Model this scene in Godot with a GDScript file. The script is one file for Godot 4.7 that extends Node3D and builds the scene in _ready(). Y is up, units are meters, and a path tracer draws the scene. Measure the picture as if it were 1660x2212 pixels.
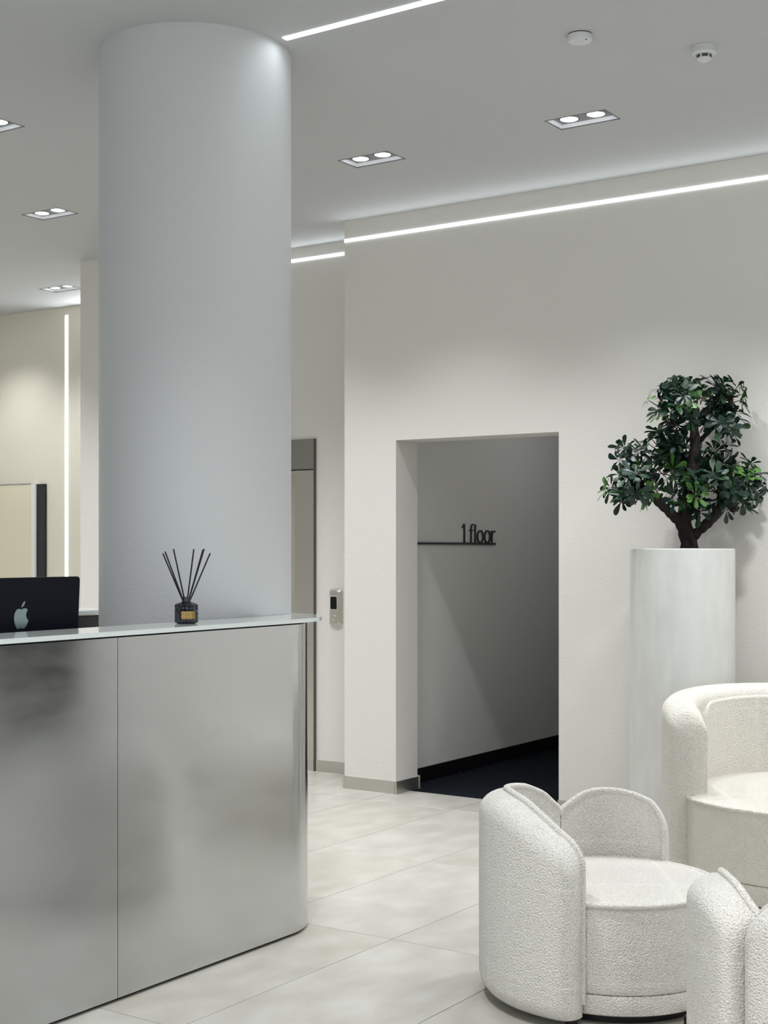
extends Node3D
# A lobby with a steel reception desk, a round column, three boucle armchairs and a potted tree.
# Axes: -Z points into the hallway opening, +X runs along the opening's wall, y up, metres. Camera at x = 0, z = 0.

const CEIL := 3.43
const WALL_Z := -6.918
const LIFT_Z := -7.343
const FAR_Z := -8.07
const COL := Vector2(-3.81, -4.266)
const COL_R := 0.384

var names := {}
var M := {}
var rng := RandomNumberGenerator.new()

# ------------------------------------------------------------------ nodes
func numbered(called: String) -> String:
	var n: int = names.get(called, 0)
	names[called] = n + 1
	return called if n == 0 else "%s_%03d" % [called, n]

func thing(called: String, label: String, category: String, at := Vector3.ZERO, turn := 0.0, group := "") -> Node3D:
	var o := Node3D.new()
	o.name = numbered(called)
	add_child(o)
	o.position = at
	o.rotation.y = turn
	o.set_meta("label", label)
	o.set_meta("category", category)
	if group != "":
		o.set_meta("group", group)
	return o

func put(called: String, mesh: Mesh, m: Material, parent: Node3D = null, at := Vector3.ZERO) -> MeshInstance3D:
	var o := MeshInstance3D.new()
	o.mesh = mesh
	o.material_override = m
	o.position = at
	o.cast_shadow = GeometryInstance3D.SHADOW_CASTING_SETTING_ON
	if parent == null:
		o.name = numbered(called)
		add_child(o)
	else:
		o.name = called
		parent.add_child(o, true)
	return o

func struct(called: String, mesh: Mesh, m: Material, label: String, category: String, at := Vector3.ZERO) -> MeshInstance3D:
	var o := put(called, mesh, m, null, at)
	o.set_meta("kind", "structure")
	o.set_meta("label", label)
	o.set_meta("category", category)
	return o

# ------------------------------------------------------------------ triangles
# Shapes are lists of triangles; build() turns them into one mesh with normals smoothed below a crease angle.
func build(t: PackedVector3Array, crease := 40.0, closed := true, lay = null) -> ArrayMesh:
	var n := t.size() / 3
	if closed:
		var vol := 0.0
		var c := t[0]
		for i in n:
			vol += (t[i * 3] - c).dot((t[i * 3 + 1] - c).cross(t[i * 3 + 2] - c))
		if vol > 0.0:
			for i in n:
				var k := t[i * 3 + 1]
				t[i * 3 + 1] = t[i * 3 + 2]
				t[i * 3 + 2] = k
	var fn := PackedVector3Array()
	fn.resize(n)
	var around := {}
	for i in n:
		fn[i] = (t[i * 3 + 2] - t[i * 3]).cross(t[i * 3 + 1] - t[i * 3])
		for k in 3:
			var key := Vector3i((t[i * 3 + k] * 20000.0).round())
			if around.has(key):
				around[key].append(i)
			else:
				around[key] = [i]
	var unit := PackedVector3Array()
	unit.resize(n)
	for i in n:
		unit[i] = fn[i].normalized()
	var nor := PackedVector3Array()
	nor.resize(n * 3)
	var lim := cos(deg_to_rad(crease))
	for i in n:
		for k in 3:
			var s := Vector3.ZERO
			for j in around[Vector3i((t[i * 3 + k] * 20000.0).round())]:
				if unit[j].dot(unit[i]) >= lim:
					s += fn[j]
			nor[i * 3 + k] = s.normalized() if s.length_squared() > 1e-24 else unit[i]
	var a := []
	a.resize(Mesh.ARRAY_MAX)
	a[Mesh.ARRAY_VERTEX] = t
	a[Mesh.ARRAY_NORMAL] = nor
	if lay != null:
		var uv := PackedVector2Array()
		for p in t:
			uv.append(lay.call(p))
		a[Mesh.ARRAY_TEX_UV] = uv
	var m := ArrayMesh.new()
	m.add_surface_from_arrays(Mesh.PRIMITIVE_TRIANGLES, a)
	return m

func quad(t: PackedVector3Array, a: Vector3, b: Vector3, c: Vector3, d: Vector3) -> void:
	t.append_array(PackedVector3Array([a, b, c, a, c, d]))

# a box with chamfered edges (bevel 0: plain)
func box_tris(size: Vector3, at := Vector3.ZERO, bevel := 0.0) -> PackedVector3Array:
	var t := PackedVector3Array()
	var h := size / 2.0
	if bevel <= 0.0:
		for ax in 3:
			for s in [-1.0, 1.0]:
				var u := (ax + 1) % 3
				var v := (ax + 2) % 3
				var p := []
				for q in [[-1, -1], [1, -1], [1, 1], [-1, 1]]:
					var w := Vector3.ZERO
					w[ax] = s * h[ax]
					w[u] = q[0] * h[u]
					w[v] = q[1] * h[v] * s
					p.append(w + at)
				quad(t, p[0], p[3], p[2], p[1])
		return t
	var pts := PackedVector3Array()
	for x in [-1.0, 1.0]:
		for y in [-1.0, 1.0]:
			for z in [-1.0, 1.0]:
				for ax in 3:
					var w := Vector3(x, y, z) * (h - Vector3.ONE * bevel)
					w[ax] = [x, y, z][ax] * h[ax]
					pts.append(w)
	var get_pt := func(s: Vector3, ax: int) -> Vector3:
		return pts[((0 if s.x < 0 else 1) * 4 + (0 if s.y < 0 else 1) * 2 + (0 if s.z < 0 else 1)) * 3 + ax] + at
	for ax in 3:
		var u := (ax + 1) % 3
		var v := (ax + 2) % 3
		for s in [-1.0, 1.0]:
			var p := []
			for q in [[-1, -1], [1, -1], [1, 1], [-1, 1]]:
				var w := Vector3.ONE
				w[ax] = s
				w[u] = q[0]
				w[v] = q[1] * s
				p.append(get_pt.call(w, ax))
			quad(t, p[0], p[3], p[2], p[1])
		for su in [-1.0, 1.0]:
			for sv in [-1.0, 1.0]:
				var w0 := Vector3.ONE
				w0[ax] = -1
				w0[u] = su
				w0[v] = sv
				var w1 := w0
				w1[ax] = 1
				var a: Vector3 = get_pt.call(w0, u)
				var b: Vector3 = get_pt.call(w1, u)
				var c: Vector3 = get_pt.call(w1, v)
				var d: Vector3 = get_pt.call(w0, v)
				if su * sv > 0:
					quad(t, a, d, c, b)
				else:
					quad(t, a, b, c, d)
	for x in [-1.0, 1.0]:
		for y in [-1.0, 1.0]:
			for z in [-1.0, 1.0]:
				var s := Vector3(x, y, z)
				var a: Vector3 = get_pt.call(s, 0)
				var b: Vector3 = get_pt.call(s, 1)
				var c: Vector3 = get_pt.call(s, 2)
				if x * y * z > 0:
					t.append_array(PackedVector3Array([a, c, b]))
				else:
					t.append_array(PackedVector3Array([a, b, c]))
	return t

func box(size: Vector3, at := Vector3.ZERO, bevel := 0.0) -> ArrayMesh:
	return build(box_tris(size, at, bevel), 20.0)

# a slab from x0..x1, y0..y1, z0..z1
func span(x0: float, x1: float, y0: float, y1: float, z0: float, z1: float) -> PackedVector3Array:
	return box_tris(Vector3(absf(x1 - x0), absf(y1 - y0), absf(z1 - z0)), Vector3(x0 + x1, y0 + y1, z0 + z1) / 2.0)

# profile (r, y) from bottom to top turned round y; ends close to the axis when their r is 0
func lathe_tris(profile: PackedVector2Array, segs := 48, wave = null) -> PackedVector3Array:
	var t := PackedVector3Array()
	for i in profile.size() - 1:
		for k in segs:
			var p := []
			for q in [[i, k], [i + 1, k], [i + 1, k + 1], [i, k + 1]]:
				var a: float = TAU * float(q[1] % segs) / segs
				var r: float = profile[q[0]].x
				var y: float = profile[q[0]].y
				if wave != null:
					r += wave.call(a, y, q[0])
				p.append(Vector3(cos(a) * r, y, sin(a) * r))
			if profile[i].x > 1e-6:
				t.append_array(PackedVector3Array([p[0], p[1], p[3]]))
			if profile[i + 1].x > 1e-6:
				t.append_array(PackedVector3Array([p[3], p[1], p[2]]))
	return t

func lathe(profile: Array, segs := 48, crease := 40.0) -> ArrayMesh:
	return build(lathe_tris(PackedVector2Array(profile), segs), crease)

# a flat outline (x, y) given thickness along z, from z0 to z1
func extrude_tris(poly: PackedVector2Array, z0: float, z1: float) -> PackedVector3Array:
	var t := PackedVector3Array()
	var idx := Geometry2D.triangulate_polygon(poly)
	for i in range(0, idx.size(), 3):
		var a := poly[idx[i]]
		var b := poly[idx[i + 1]]
		var c := poly[idx[i + 2]]
		if (b - a).cross(c - a) < 0.0:
			var k := b
			b = c
			c = k
		t.append_array(PackedVector3Array([Vector3(a.x, a.y, z1), Vector3(c.x, c.y, z1), Vector3(b.x, b.y, z1)]))
		t.append_array(PackedVector3Array([Vector3(a.x, a.y, z0), Vector3(b.x, b.y, z0), Vector3(c.x, c.y, z0)]))
	var area := 0.0
	for i in poly.size():
		area += poly[i].cross(poly[(i + 1) % poly.size()])
	for i in poly.size():
		var a := poly[i]
		var b := poly[(i + 1) % poly.size()]
		if area < 0.0:
			var k := a
			a = b
			b = k
		quad(t, Vector3(a.x, a.y, z0), Vector3(a.x, a.y, z1), Vector3(b.x, b.y, z1), Vector3(b.x, b.y, z0))
	return t

# turns an extruded outline (x, z plan) into a level slab from y0 to y1
func slab_tris(plan: PackedVector2Array, y0: float, y1: float) -> PackedVector3Array:
	var t := extrude_tris(plan, y0, y1)
	for i in t.size():
		t[i] = Vector3(t[i].x, t[i].z, t[i].y)
	return t

# a round tube through points; radius per point
func tube_tris(pts: PackedVector3Array, radii: Array, segs := 8, loop := false) -> PackedVector3Array:
	var t := PackedVector3Array()
	var rings := []
	var n := pts.size()
	var side := Vector3.ZERO
	for i in n:
		var a := pts[(i - 1 + n) % n] if loop or i > 0 else pts[i]
		var b := pts[(i + 1) % n] if loop or i < n - 1 else pts[i]
		var dir := (b - a).normalized()
		if side == Vector3.ZERO:
			side = dir.cross(Vector3.UP if absf(dir.y) < 0.9 else Vector3.RIGHT).normalized()
		side = (side - dir * side.dot(dir)).normalized()
		var up := dir.cross(side)
		var ring := PackedVector3Array()
		var r: float = radii[i] if i < radii.size() else radii[radii.size() - 1]
		for k in segs:
			var an := TAU * k / segs
			ring.append(pts[i] + (side * cos(an) + up * sin(an)) * r)
		rings.append(ring)
	for i in (n if loop else n - 1):
		for k in segs:
			var r0: PackedVector3Array = rings[i]
			var r1: PackedVector3Array = rings[(i + 1) % n]
			quad(t, r0[k], r1[k], r1[(k + 1) % segs], r0[(k + 1) % segs])
	if not loop:
		for e in [0, n - 1]:
			var ring: PackedVector3Array = rings[e]
			for k in segs:
				if e == 0:
					t.append_array(PackedVector3Array([pts[0], ring[k], ring[(k + 1) % segs]]))
				else:
					t.append_array(PackedVector3Array([pts[n - 1], ring[(k + 1) % segs], ring[k]]))
	return t

func moved(t: PackedVector3Array, x: Transform3D) -> PackedVector3Array:
	var o := PackedVector3Array()
	o.resize(t.size())
	for i in t.size():
		o[i] = x * t[i]
	return o

func circle(c: Vector2, r: float, n := 64) -> PackedVector2Array:
	var p := PackedVector2Array()
	for i in n:
		p.append(c + Vector2(cos(TAU * i / n), sin(TAU * i / n)) * r)
	return p

func round_rect(w: float, h: float, r: float, n := 5) -> PackedVector2Array:
	var p := PackedVector2Array()
	for q in [[1, 1, 0.0], [-1, 1, 90.0], [-1, -1, 180.0], [1, -1, 270.0]]:
		for i in n + 1:
			var a := deg_to_rad(q[2] + 90.0 * i / n)
			p.append(Vector2(q[0] * (w / 2 - r) + cos(a) * r, q[1] * (h / 2 - r) + sin(a) * r))
	return p

# ------------------------------------------------------------------ materials
func noise_image(seed_value: int, freq: float, size := 512, octaves := 4, kind := FastNoiseLite.TYPE_SIMPLEX_SMOOTH) -> Image:
	var f := FastNoiseLite.new()
	f.seed = seed_value
	f.noise_type = kind
	f.frequency = freq
	f.fractal_octaves = octaves
	var im := f.get_seamless_image(size, size)
	return im

func grey_tex(seed_value: int, freq: float, size := 512, octaves := 4, lo := 0.0, hi := 1.0, kind := FastNoiseLite.TYPE_SIMPLEX_SMOOTH) -> ImageTexture:
	var im := noise_image(seed_value, freq, size, octaves, kind)
	im.convert(Image.FORMAT_RGB8)
	if lo != 0.0 or hi != 1.0:
		for y in size:
			for x in size:
				var v := lerpf(lo, hi, im.get_pixel(x, y).r)
				im.set_pixel(x, y, Color(v, v, v))
	return ImageTexture.create_from_image(im)

func ramp_tex(seed_value: int, freq: float, a: Color, b: Color, size := 512, octaves := 4) -> ImageTexture:
	var im := noise_image(seed_value, freq, size, octaves)
	im.convert(Image.FORMAT_RGB8)
	for y in size:
		for x in size:
			im.set_pixel(x, y, a.lerp(b, im.get_pixel(x, y).r))
	return ImageTexture.create_from_image(im)

func mat(called: String, c: Color, rough := 0.6, metal := 0.0) -> StandardMaterial3D:
	var m := StandardMaterial3D.new()
	m.resource_name = called
	m.albedo_color = c
	m.roughness = rough
	m.metallic = metal
	M[called] = m
	return m

func textured(m: StandardMaterial3D, t: Texture2D, scale: Vector3, world := true) -> StandardMaterial3D:
	m.albedo_texture = t
	m.uv1_triplanar = true
	m.uv1_world_triplanar = world
	m.uv1_scale = scale
	return m

func relief(m: StandardMaterial3D, t: Texture2D, cm: float, scale := Vector3.ZERO, world := true) -> void:
	m.heightmap_enabled = true
	m.heightmap_texture = t
	m.heightmap_scale = cm
	m.uv1_triplanar = true
	m.uv1_world_triplanar = world
	if scale != Vector3.ZERO:
		m.uv1_scale = scale

func glow(called: String, c: Color, strength: float) -> StandardMaterial3D:
	var m := mat(called, Color(0.9, 0.9, 0.9), 0.5)
	m.emission_enabled = true
	m.emission = c
	m.emission_energy_multiplier = strength
	return m

func make_materials() -> void:
	var plaster_bump := grey_tex(3, 0.06, 512, 4)
	relief(mat("wall_paint", Color("e0ddd7"), 0.75), plaster_bump, 0.06, Vector3.ONE * 1.6)
	relief(mat("far_paint", Color("e0dccd"), 0.75), plaster_bump, 0.06, Vector3.ONE * 1.6)
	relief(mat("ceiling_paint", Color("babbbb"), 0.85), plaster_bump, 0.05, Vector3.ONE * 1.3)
	relief(mat("column_paint", Color("c9cbcb"), 0.55), plaster_bump, 0.05, Vector3.ONE * 1.6)
	relief(mat("hall_paint", Color("e8e6e1"), 0.7), plaster_bump, 0.06, Vector3.ONE * 1.6)
	var tile_tex := ramp_tex(11, 0.006, Color("b4b1a7"), Color("cac9c3"), 1024, 6)
	for k in 3:
		var m := mat("tile_%d" % k, [Color("ffffff"), Color("fcfcfa"), Color("fdfcf9")][k], 0.34)
		textured(m, tile_tex, Vector3(0.75, 0.75, 0.45))
		m.uv1_offset = Vector3(0.31 * k, 0.0, 0.57 * k)
	mat("grout", Color("7a7871"), 0.9)
	var slate := ramp_tex(12, 0.012, Color("10141b"), Color("191e27"), 512, 5)
	textured(mat("slate", Color.WHITE, 0.7), slate, Vector3.ONE)
	M.slate.metallic_specular = 0.2
	mat("slate_joint", Color("454c56"), 0.9)
	mat("black_skirting", Color("0b0c0e"), 0.4)
	# brushed steel: fine lines stretched along the length
	var brush := grey_tex(21, 0.09, 512, 3)
	var steel := mat("desk_steel", Color("c9cbcc"), 0.24, 1.0)
	steel.anisotropy_enabled = true
	steel.anisotropy = -0.85
	steel.roughness_texture = grey_tex(22, 0.01, 512, 4, 0.62, 1.0)
	steel.roughness_texture_channel = BaseMaterial3D.TEXTURE_CHANNEL_RED
	steel.uv1_scale = Vector3(0.4, 1.2, 1.0)
	var st2 := mat("brushed_steel", Color("cfcdc6"), 0.38, 1.0)
	relief(st2, brush, 0.01, Vector3(6.0, 0.5, 6.0))
	var st3 := mat("dim_reflect_steel", Color("a9a7a1"), 0.38, 1.0)  # same steel as the casing; its darker reflection is put into the colour
	relief(st3, brush, 0.01, Vector3(6.0, 0.5, 6.0))
	mat("satin_steel", Color("cfccc2"), 0.35, 0.75)
	mat("shaded_edge", Color("56534c"), 0.5)
	mat("desk_inside", Color("14161a"), 0.6)
	var glass := mat("white_glass", Color("dfe6e4"), 0.12)
	glass.clearcoat_enabled = true
	glass.clearcoat = 0.6
	glass.clearcoat_roughness = 0.05
	mat("black_gloss", Color("07080c"), 0.2)
	mat("laptop_shell", Color("060815"), 0.5)
	M.laptop_shell.metallic_specular = 0.3
	mat("laptop_logo", Color("9fb4b4"), 0.25, 0.7)
	mat("silver", Color("9a9ca3"), 0.25, 1.0)
	mat("white_satin", Color("e6e6e2"), 0.4)
	mat("cream_panel", Color("e2dcc4"), 0.5)
	mat("dark_glass", Color("0d171c"), 0.12)
	mat("white_plastic", Color("cfd0d0"), 0.5)
	mat("vent_dark", Color("3a3d42"), 0.6)
	mat("lamp_housing", Color("f0f1f6"), 0.5)
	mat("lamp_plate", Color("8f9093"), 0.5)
	mat("trim_dark", Color("6f6f70"), 0.6)
	mat("sign_metal", Color("3c3e41"), 0.6)
	# boucle wool
	var curl := grey_tex(31, 0.075, 512, 3)
	for q in [["boucle", "f4f2ec"], ["boucle_warm", "f4f1e8"]]:
		var m := mat(q[0], Color(q[1]), 0.95)
		textured(m, ramp_tex(32, 0.08, Color("e0deda"), Color("ffffff"), 512, 3), Vector3.ONE * 3.4, false)
		relief(m, curl, 0.8, Vector3.ONE * 3.4, false)
		m.rim_enabled = true
		m.rim = 0.35
		m.rim_tint = 0.4
	mat("plinth_black", Color("0a0a0b"), 0.6)
	var pot := mat("pot_plaster", Color.WHITE, 0.42)
	textured(pot, ramp_tex(41, 0.012, Color("cfd0cc"), Color("dddeda"), 512, 5), Vector3(2.0, 0.6, 2.0))
	mat("soil", Color("1c1611"), 0.95)
	var bark := mat("bark", Color.WHITE, 0.85)
	textured(bark, ramp_tex(42, 0.05, Color("0d0907"), Color("2c2018"), 256, 4), Vector3(7.0, 2.2, 7.0))
	relief(bark, grey_tex(43, 0.06, 256, 4), 0.5, Vector3(7.0, 2.2, 7.0))
	for q in [["leaf_dark", "0f2619"], ["leaf_blue", "142e27"], ["leaf_mid", "1a3a1d"], ["leaf_young", "47722f"]]:
		var m := mat(q[0], Color(q[1]), 0.42)
		m.backlight_enabled = true
		m.backlight = Color(q[1]).darkened(0.4)
	var smoke := mat("smoked_glass", Color(0.30, 0.32, 0.38, 0.1), 0.04)
	smoke.refraction_enabled = true
	smoke.refraction_scale = 0.05
	mat("reed", Color("0b0908"), 0.7)
	mat("gold_label", Color("a58a52"), 0.38, 0.55)
	glow("led", Color(0.93, 0.97, 1.0), 3.2)
	glow("lamp_glow", Color(0.95, 0.98, 1.0), 5.0)
	mat("glass_pane", Color(0.75, 0.8, 0.82, 0.12), 0.03).transparency = BaseMaterial3D.TRANSPARENCY_ALPHA

# ------------------------------------------------------------------ lamps
# a recessed rectangular fitting with two lamps; its light stays in its builder
func downlight(x: float, z: float, energy: float, label: String) -> void:
	var t := thing("downlight", label, "ceiling light", Vector3(x, CEIL, z), 0.0, "twin recessed downlights")
	var w := 0.15
	var d := 0.0825
	var fr := PackedVector3Array()
	for s in [-1.0, 1.0]:
		fr.append_array(span(-w - 0.004, w + 0.004, -0.002, 0.003, s * d - 0.002, s * d + 0.002))
		fr.append_array(span(s * w - 0.002, s * w + 0.002, -0.002, 0.003, -d, d))
	put("trim_frame", build(fr, 20), M.trim_dark, t)
	var hs := PackedVector3Array()
	var a := [Vector3(-w, 0, -d), Vector3(w, 0, -d), Vector3(w, 0, d), Vector3(-w, 0, d)]
	var b := []
	for p in a:
		b.append(Vector3(p.x * 0.92, 0.018, p.z * 0.86))
	for i in 4:
		var j := (i + 1) % 4
		quad(hs, a[i], a[j], b[j], b[i])
		var o := Vector3(0, 0.004, 0)
		quad(hs, a[i] * 1.01 + o, b[i] * 1.01 + o, b[j] * 1.01 + o, a[j] * 1.01 + o)
	put("housing", build(hs, 20, false), M.lamp_housing, t)
	# plate with two round holes, in quarters that keep each outline simple
	var pl := PackedVector3Array()
	for s in [-1.0, 1.0]:
		for v in [-1.0, 1.0]:
			var poly := PackedVector2Array([Vector2(0, 0), Vector2(0, v * d * 0.86), Vector2(w * 0.92, v * d * 0.86), Vector2(w * 0.92, 0)])
			for i in 17:
				var an := PI * i / 16.0
				poly.append(Vector2(0.068 + cos(an) * 0.05, v * sin(an) * 0.05))
			var q := slab_tris(poly, 0.018, 0.021)
			for i in q.size():
				q[i].x *= s
			pl.append_array(q)
	put("lamp_plate", build(pl, 20, false), M.lamp_plate, t)
	for s in [-1.0, 1.0]:
		var ring := lathe([Vector2(0.0505, 0.022), Vector2(0.0505, 0.016), Vector2(0.048, 0.014), Vector2(0.0465, 0.019), Vector2(0.045, 0.014), Vector2(0.0435, 0.019), Vector2(0.0425, 0.013), Vector2(0.0415, 0.026)], 32)
		put("lamp_ring", ring, M.lamp_plate, t, Vector3(s * 0.068, 0, 0))
		put("lamp", lathe([Vector2(0.0, 0.006), Vector2(0.018, 0.007), Vector2(0.034, 0.011), Vector2(0.0410, 0.018), Vector2(0.0410, 0.026), Vector2(0, 0.026)], 24), M.lamp_glow, t, Vector3(s * 0.068, 0, 0))
		var l := SpotLight3D.new()
		l.name = "lamp_light"
		l.light_color = Color(0.985, 0.99, 1.0)
		l.light_energy = energy
		l.spot_angle = 54.0
		l.spot_angle_attenuation = 1.0
		l.spot_range = 14.0
		l.spot_attenuation = 2.0
		l.light_size = 0.035
		l.shadow_enabled = true
		l.position = Vector3(s * 0.068, 0.012, 0)
		l.rotation_degrees.x = -90
		t.add_child(l, true)

# a glowing strip; size.x along the strip, turned so that its face looks along `towards`
func led_strip(label: String, at: Vector3, along: Vector3, towards: Vector3, length: float, width: float, energy: float) -> void:
	var t := thing("led_strip_light", label, "strip light", at, 0.0, "white light strips")
	var up := towards.cross(along)
	var bs := Basis(along, up, towards)
	var tri := moved(box_tris(Vector3(length, width, 0.012), Vector3(0, 0, -0.003), 0.002), Transform3D(bs, Vector3.ZERO))
	put("diffuser", build(tri, 20), M.led, t)
	var l := AreaLight3D.new()
	l.name = "strip_light"
	l.area_size = Vector2(length, width)
	l.light_color = Color(0.95, 0.98, 1.0)
	l.light_energy = energy
	l.shadow_enabled = true
	l.area_range = 14.0
	l.basis = Basis(-along, up, -towards)
	l.position = towards * 0.006
	t.add_child(l, true)

# ------------------------------------------------------------------ setting
func build_setting() -> void:
	var W: Material = M.wall_paint
	# floor: bed of grout with each tile on it
	var fl := struct("floor", build(span(-10.0, 2.4, -0.2, -0.004, -8.2, 2.6), 20), M.grout, "pale stone tile floor of the lobby", "floor")
	var tw := 0.582
	var tl := 1.166
	var meshes := {}
	for i in range(-13, 10):
		for j in range(-4, 7):
			var x0 := -2.905 + tw * i
			var z0 := -4.336 + tl * j
			var x1 := minf(x0 + tw, 2.4)
			var z1 := minf(z0 + tl, 2.6)
			x0 = maxf(x0, -10.0)
			z0 = maxf(z0, -8.2)
			var notch := x0 < -4.98 and x1 > -4.98 and z0 < -7.06
			if x0 > -4.98 and z0 < -7.06:
				z0 = -7.06
			if x1 - x0 < 0.02 or z1 - z0 < 0.02:
				continue
			# tiles under the hallway wall and behind the opening's wall are left out
			if z1 <= WALL_Z - 0.02 and x0 > -5.4 + 0.5:
				if not (x1 > -4.62 and x0 < -3.5 and z1 > -7.07):
					continue
			if notch:
				# one tile cut round the pillar
				var mx := (x0 + x1) / 2
				var mz := (z0 + z1) / 2
				var cut := PackedVector2Array([Vector2(x0 + 0.0018 - mx, z1 - 0.0018 - mz), Vector2(x1 - 0.0018 - mx, z1 - 0.0018 - mz), Vector2(x1 - 0.0018 - mx, -7.0 - mz), Vector2(-4.985 - mx, -7.0 - mz), Vector2(-4.985 - mx, z0 - mz), Vector2(x0 + 0.0018 - mx, z0 - mz)])
				put("tile", build(slab_tris(cut, -0.012, 0.0), 20), M.tile_0, fl, Vector3(mx, 0, mz))
				continue
			var key := "%.3f %.3f" % [x1 - x0, z1 - z0]
			if not meshes.has(key):
				meshes[key] = box(Vector3(x1 - x0 - 0.0035, 0.012, z1 - z0 - 0.0035), Vector3(0, -0.006, 0), 0.001)
			put("tile", meshes[key], M["tile_%d" % posmod(i * 7 + j * 5, 3)], fl, Vector3((x0 + x1) / 2, 0, (z0 + z1) / 2))
	# ceiling: slab with a hole for each fitting
	var xs := [-10.0, 2.4]
	var zs := [-8.2, 2.6]
	for p in lamp_spots:
		xs.append_array([p[0] - 0.15, p[0] + 0.15])
		zs.append_array([p[1] - 0.0825, p[1] + 0.0825])
	xs.sort()
	zs.sort()
	var c := PackedVector3Array()
	for i in xs.size() - 1:
		if xs[i + 1] - xs[i] < 1e-4:
			continue
		for j in zs.size() - 1:
			if zs[j + 1] - zs[j] < 1e-4:
				continue
			var mid := Vector2(xs[i] + xs[i + 1], zs[j] + zs[j + 1]) / 2
			var open := false
			for p in lamp_spots:
				if absf(mid.x - p[0]) < 0.15 and absf(mid.y - p[1]) < 0.0825:
					open = true
			if not open:
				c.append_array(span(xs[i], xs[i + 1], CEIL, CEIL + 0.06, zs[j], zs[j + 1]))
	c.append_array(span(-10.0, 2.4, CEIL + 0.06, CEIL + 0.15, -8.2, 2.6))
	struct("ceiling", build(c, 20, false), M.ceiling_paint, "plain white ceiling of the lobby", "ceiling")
	# wall with the hallway opening; the opening runs from x -4.606 to -3.533, 2.09 high
	var w := PackedVector3Array()
	var zb := -7.153
	w.append_array(span(-4.98, -4.606, 0.0, CEIL, WALL_Z, zb))
	w.append_array(span(-4.606, -3.533, 2.09, CEIL, WALL_Z, zb))
	w.append_array(span(-3.533, 0.75, 0.0, CEIL, WALL_Z, zb))
	w.append_array(span(0.75, 2.05, 2.4, CEIL, WALL_Z, zb))
	w.append_array(span(2.05, 2.3, 0.0, CEIL, WALL_Z, zb))
	struct("wall_back", build(w, 20, false), W, "long beige wall with the doorless hallway opening", "wall")
	# lift recess
	w = PackedVector3Array()
	w.append_array(span(-6.80, -5.68 - 0.9, 0.0, CEIL, LIFT_Z, LIFT_Z - 0.2))
	w.append_array(span(-5.68, -4.98, 0.0, CEIL, LIFT_Z, LIFT_Z - 0.2))
	w.append_array(span(-5.68 - 0.9, -5.68, 1.95, CEIL, LIFT_Z, LIFT_Z - 0.2))
	w.append_array(span(-4.98, -4.86, 0.0, CEIL, zb, LIFT_Z - 0.2))
	struct("wall_recess", build(w, 20, false), W, "recessed beige wall around the lift doors", "wall")
	w = span(-7.196, -6.80, 0.0, CEIL, -6.87, LIFT_Z - 0.2)
	w.append_array(span(-7.196, -7.05, 0.0, CEIL, LIFT_Z - 0.2, FAR_Z))
	struct("wall_pier", build(w, 20, false), W, "narrow beige wall end seen just behind the round column", "wall")
	struct("wall_far", build(span(-10.0, -7.05, 0.0, CEIL, FAR_Z, FAR_Z - 0.13), 20), M.far_paint, "cream far wall with the upright light strip", "wall")
	struct("wall_left", build(span(-10.0, -9.85, 0.0, CEIL, -8.07, 2.6), 20), W, "side wall at the far end of the lobby", "wall")
	w = span(2.3, 2.4, 0.0, CEIL, -7.15, -4.6)
	w.append_array(span(2.3, 2.4, 0.0, CEIL, 1.6, 2.6))
	w.append_array(span(2.3, 2.4, 0.0, 0.25, -4.6, 1.6))
	w.append_array(span(2.3, 2.4, 2.5, CEIL, -4.6, 1.6))
	struct("wall_right", build(w, 20, false), W, "side wall with the added window beyond the armchairs", "wall")
	var side := Node3D.new()
	side.name = "window_2"  # unseen window, added to bring light in from the right
	add_child(side)
	side.set_meta("kind", "structure")
	side.set_meta("label", "added side window beyond the armchairs, lighting the jamb and hallway")
	side.set_meta("category", "window")
	var sf := PackedVector3Array()
	for i in 5:
		sf.append_array(span(2.33, 2.39, 0.25, 2.5, -4.6 + 1.55 * i - 0.03, -4.6 + 1.55 * i + 0.03))
	sf.append_array(span(2.33, 2.39, 0.25, 0.31, -4.6, 1.6))
	sf.append_array(span(2.33, 2.39, 2.44, 2.5, -4.6, 1.6))
	put("frame", build(sf, 20, false), M.trim_dark, side)
	for i in 4:
		put("pane", build(span(2.355, 2.365, 0.31, 2.44, -4.57 + 1.55 * i, -4.63 + 1.55 * (i + 1)), 20), M.glass_pane, side)
	w = span(-9.85, -7.5, 0.0, CEIL, 2.45, 2.6)
	w.append_array(span(1.8, 2.3, 0.0, CEIL, 2.45, 2.6))
	w.append_array(span(-7.5, 1.8, 0.0, 0.25, 2.45, 2.6))
	w.append_array(span(-7.5, 1.8, 2.5, CEIL, 2.45, 2.6))
	struct("wall_front", build(w, 20, false), W, "street side wall with the shop window", "wall")
	var win := Node3D.new()
	win.name = "window_1"
	add_child(win)
	win.set_meta("kind", "structure")
	win.set_meta("label", "wide street window opposite the hallway opening")
	win.set_meta("category", "window")
	var fr := PackedVector3Array()
	for i in 7:
		fr.append_array(span(-7.5 + 1.55 * i - 0.03, -7.5 + 1.55 * i + 0.03, 0.25, 2.5, 2.5, 2.56))
	fr.append_array(span(-7.5, 1.8, 0.25, 0.31, 2.5, 2.56))
	fr.append_array(span(-7.5, 1.8, 2.44, 2.5, 2.5, 2.56))
	put("frame", build(fr, 20, false), M.trim_dark, win)
	for i in 6:
		put("pane", build(span(-7.47 + 1.55 * i, -7.5 + 1.55 * (i + 1) - 0.03, 0.31, 2.44, 2.525, 2.535), 20), M.glass_pane, win)
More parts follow.
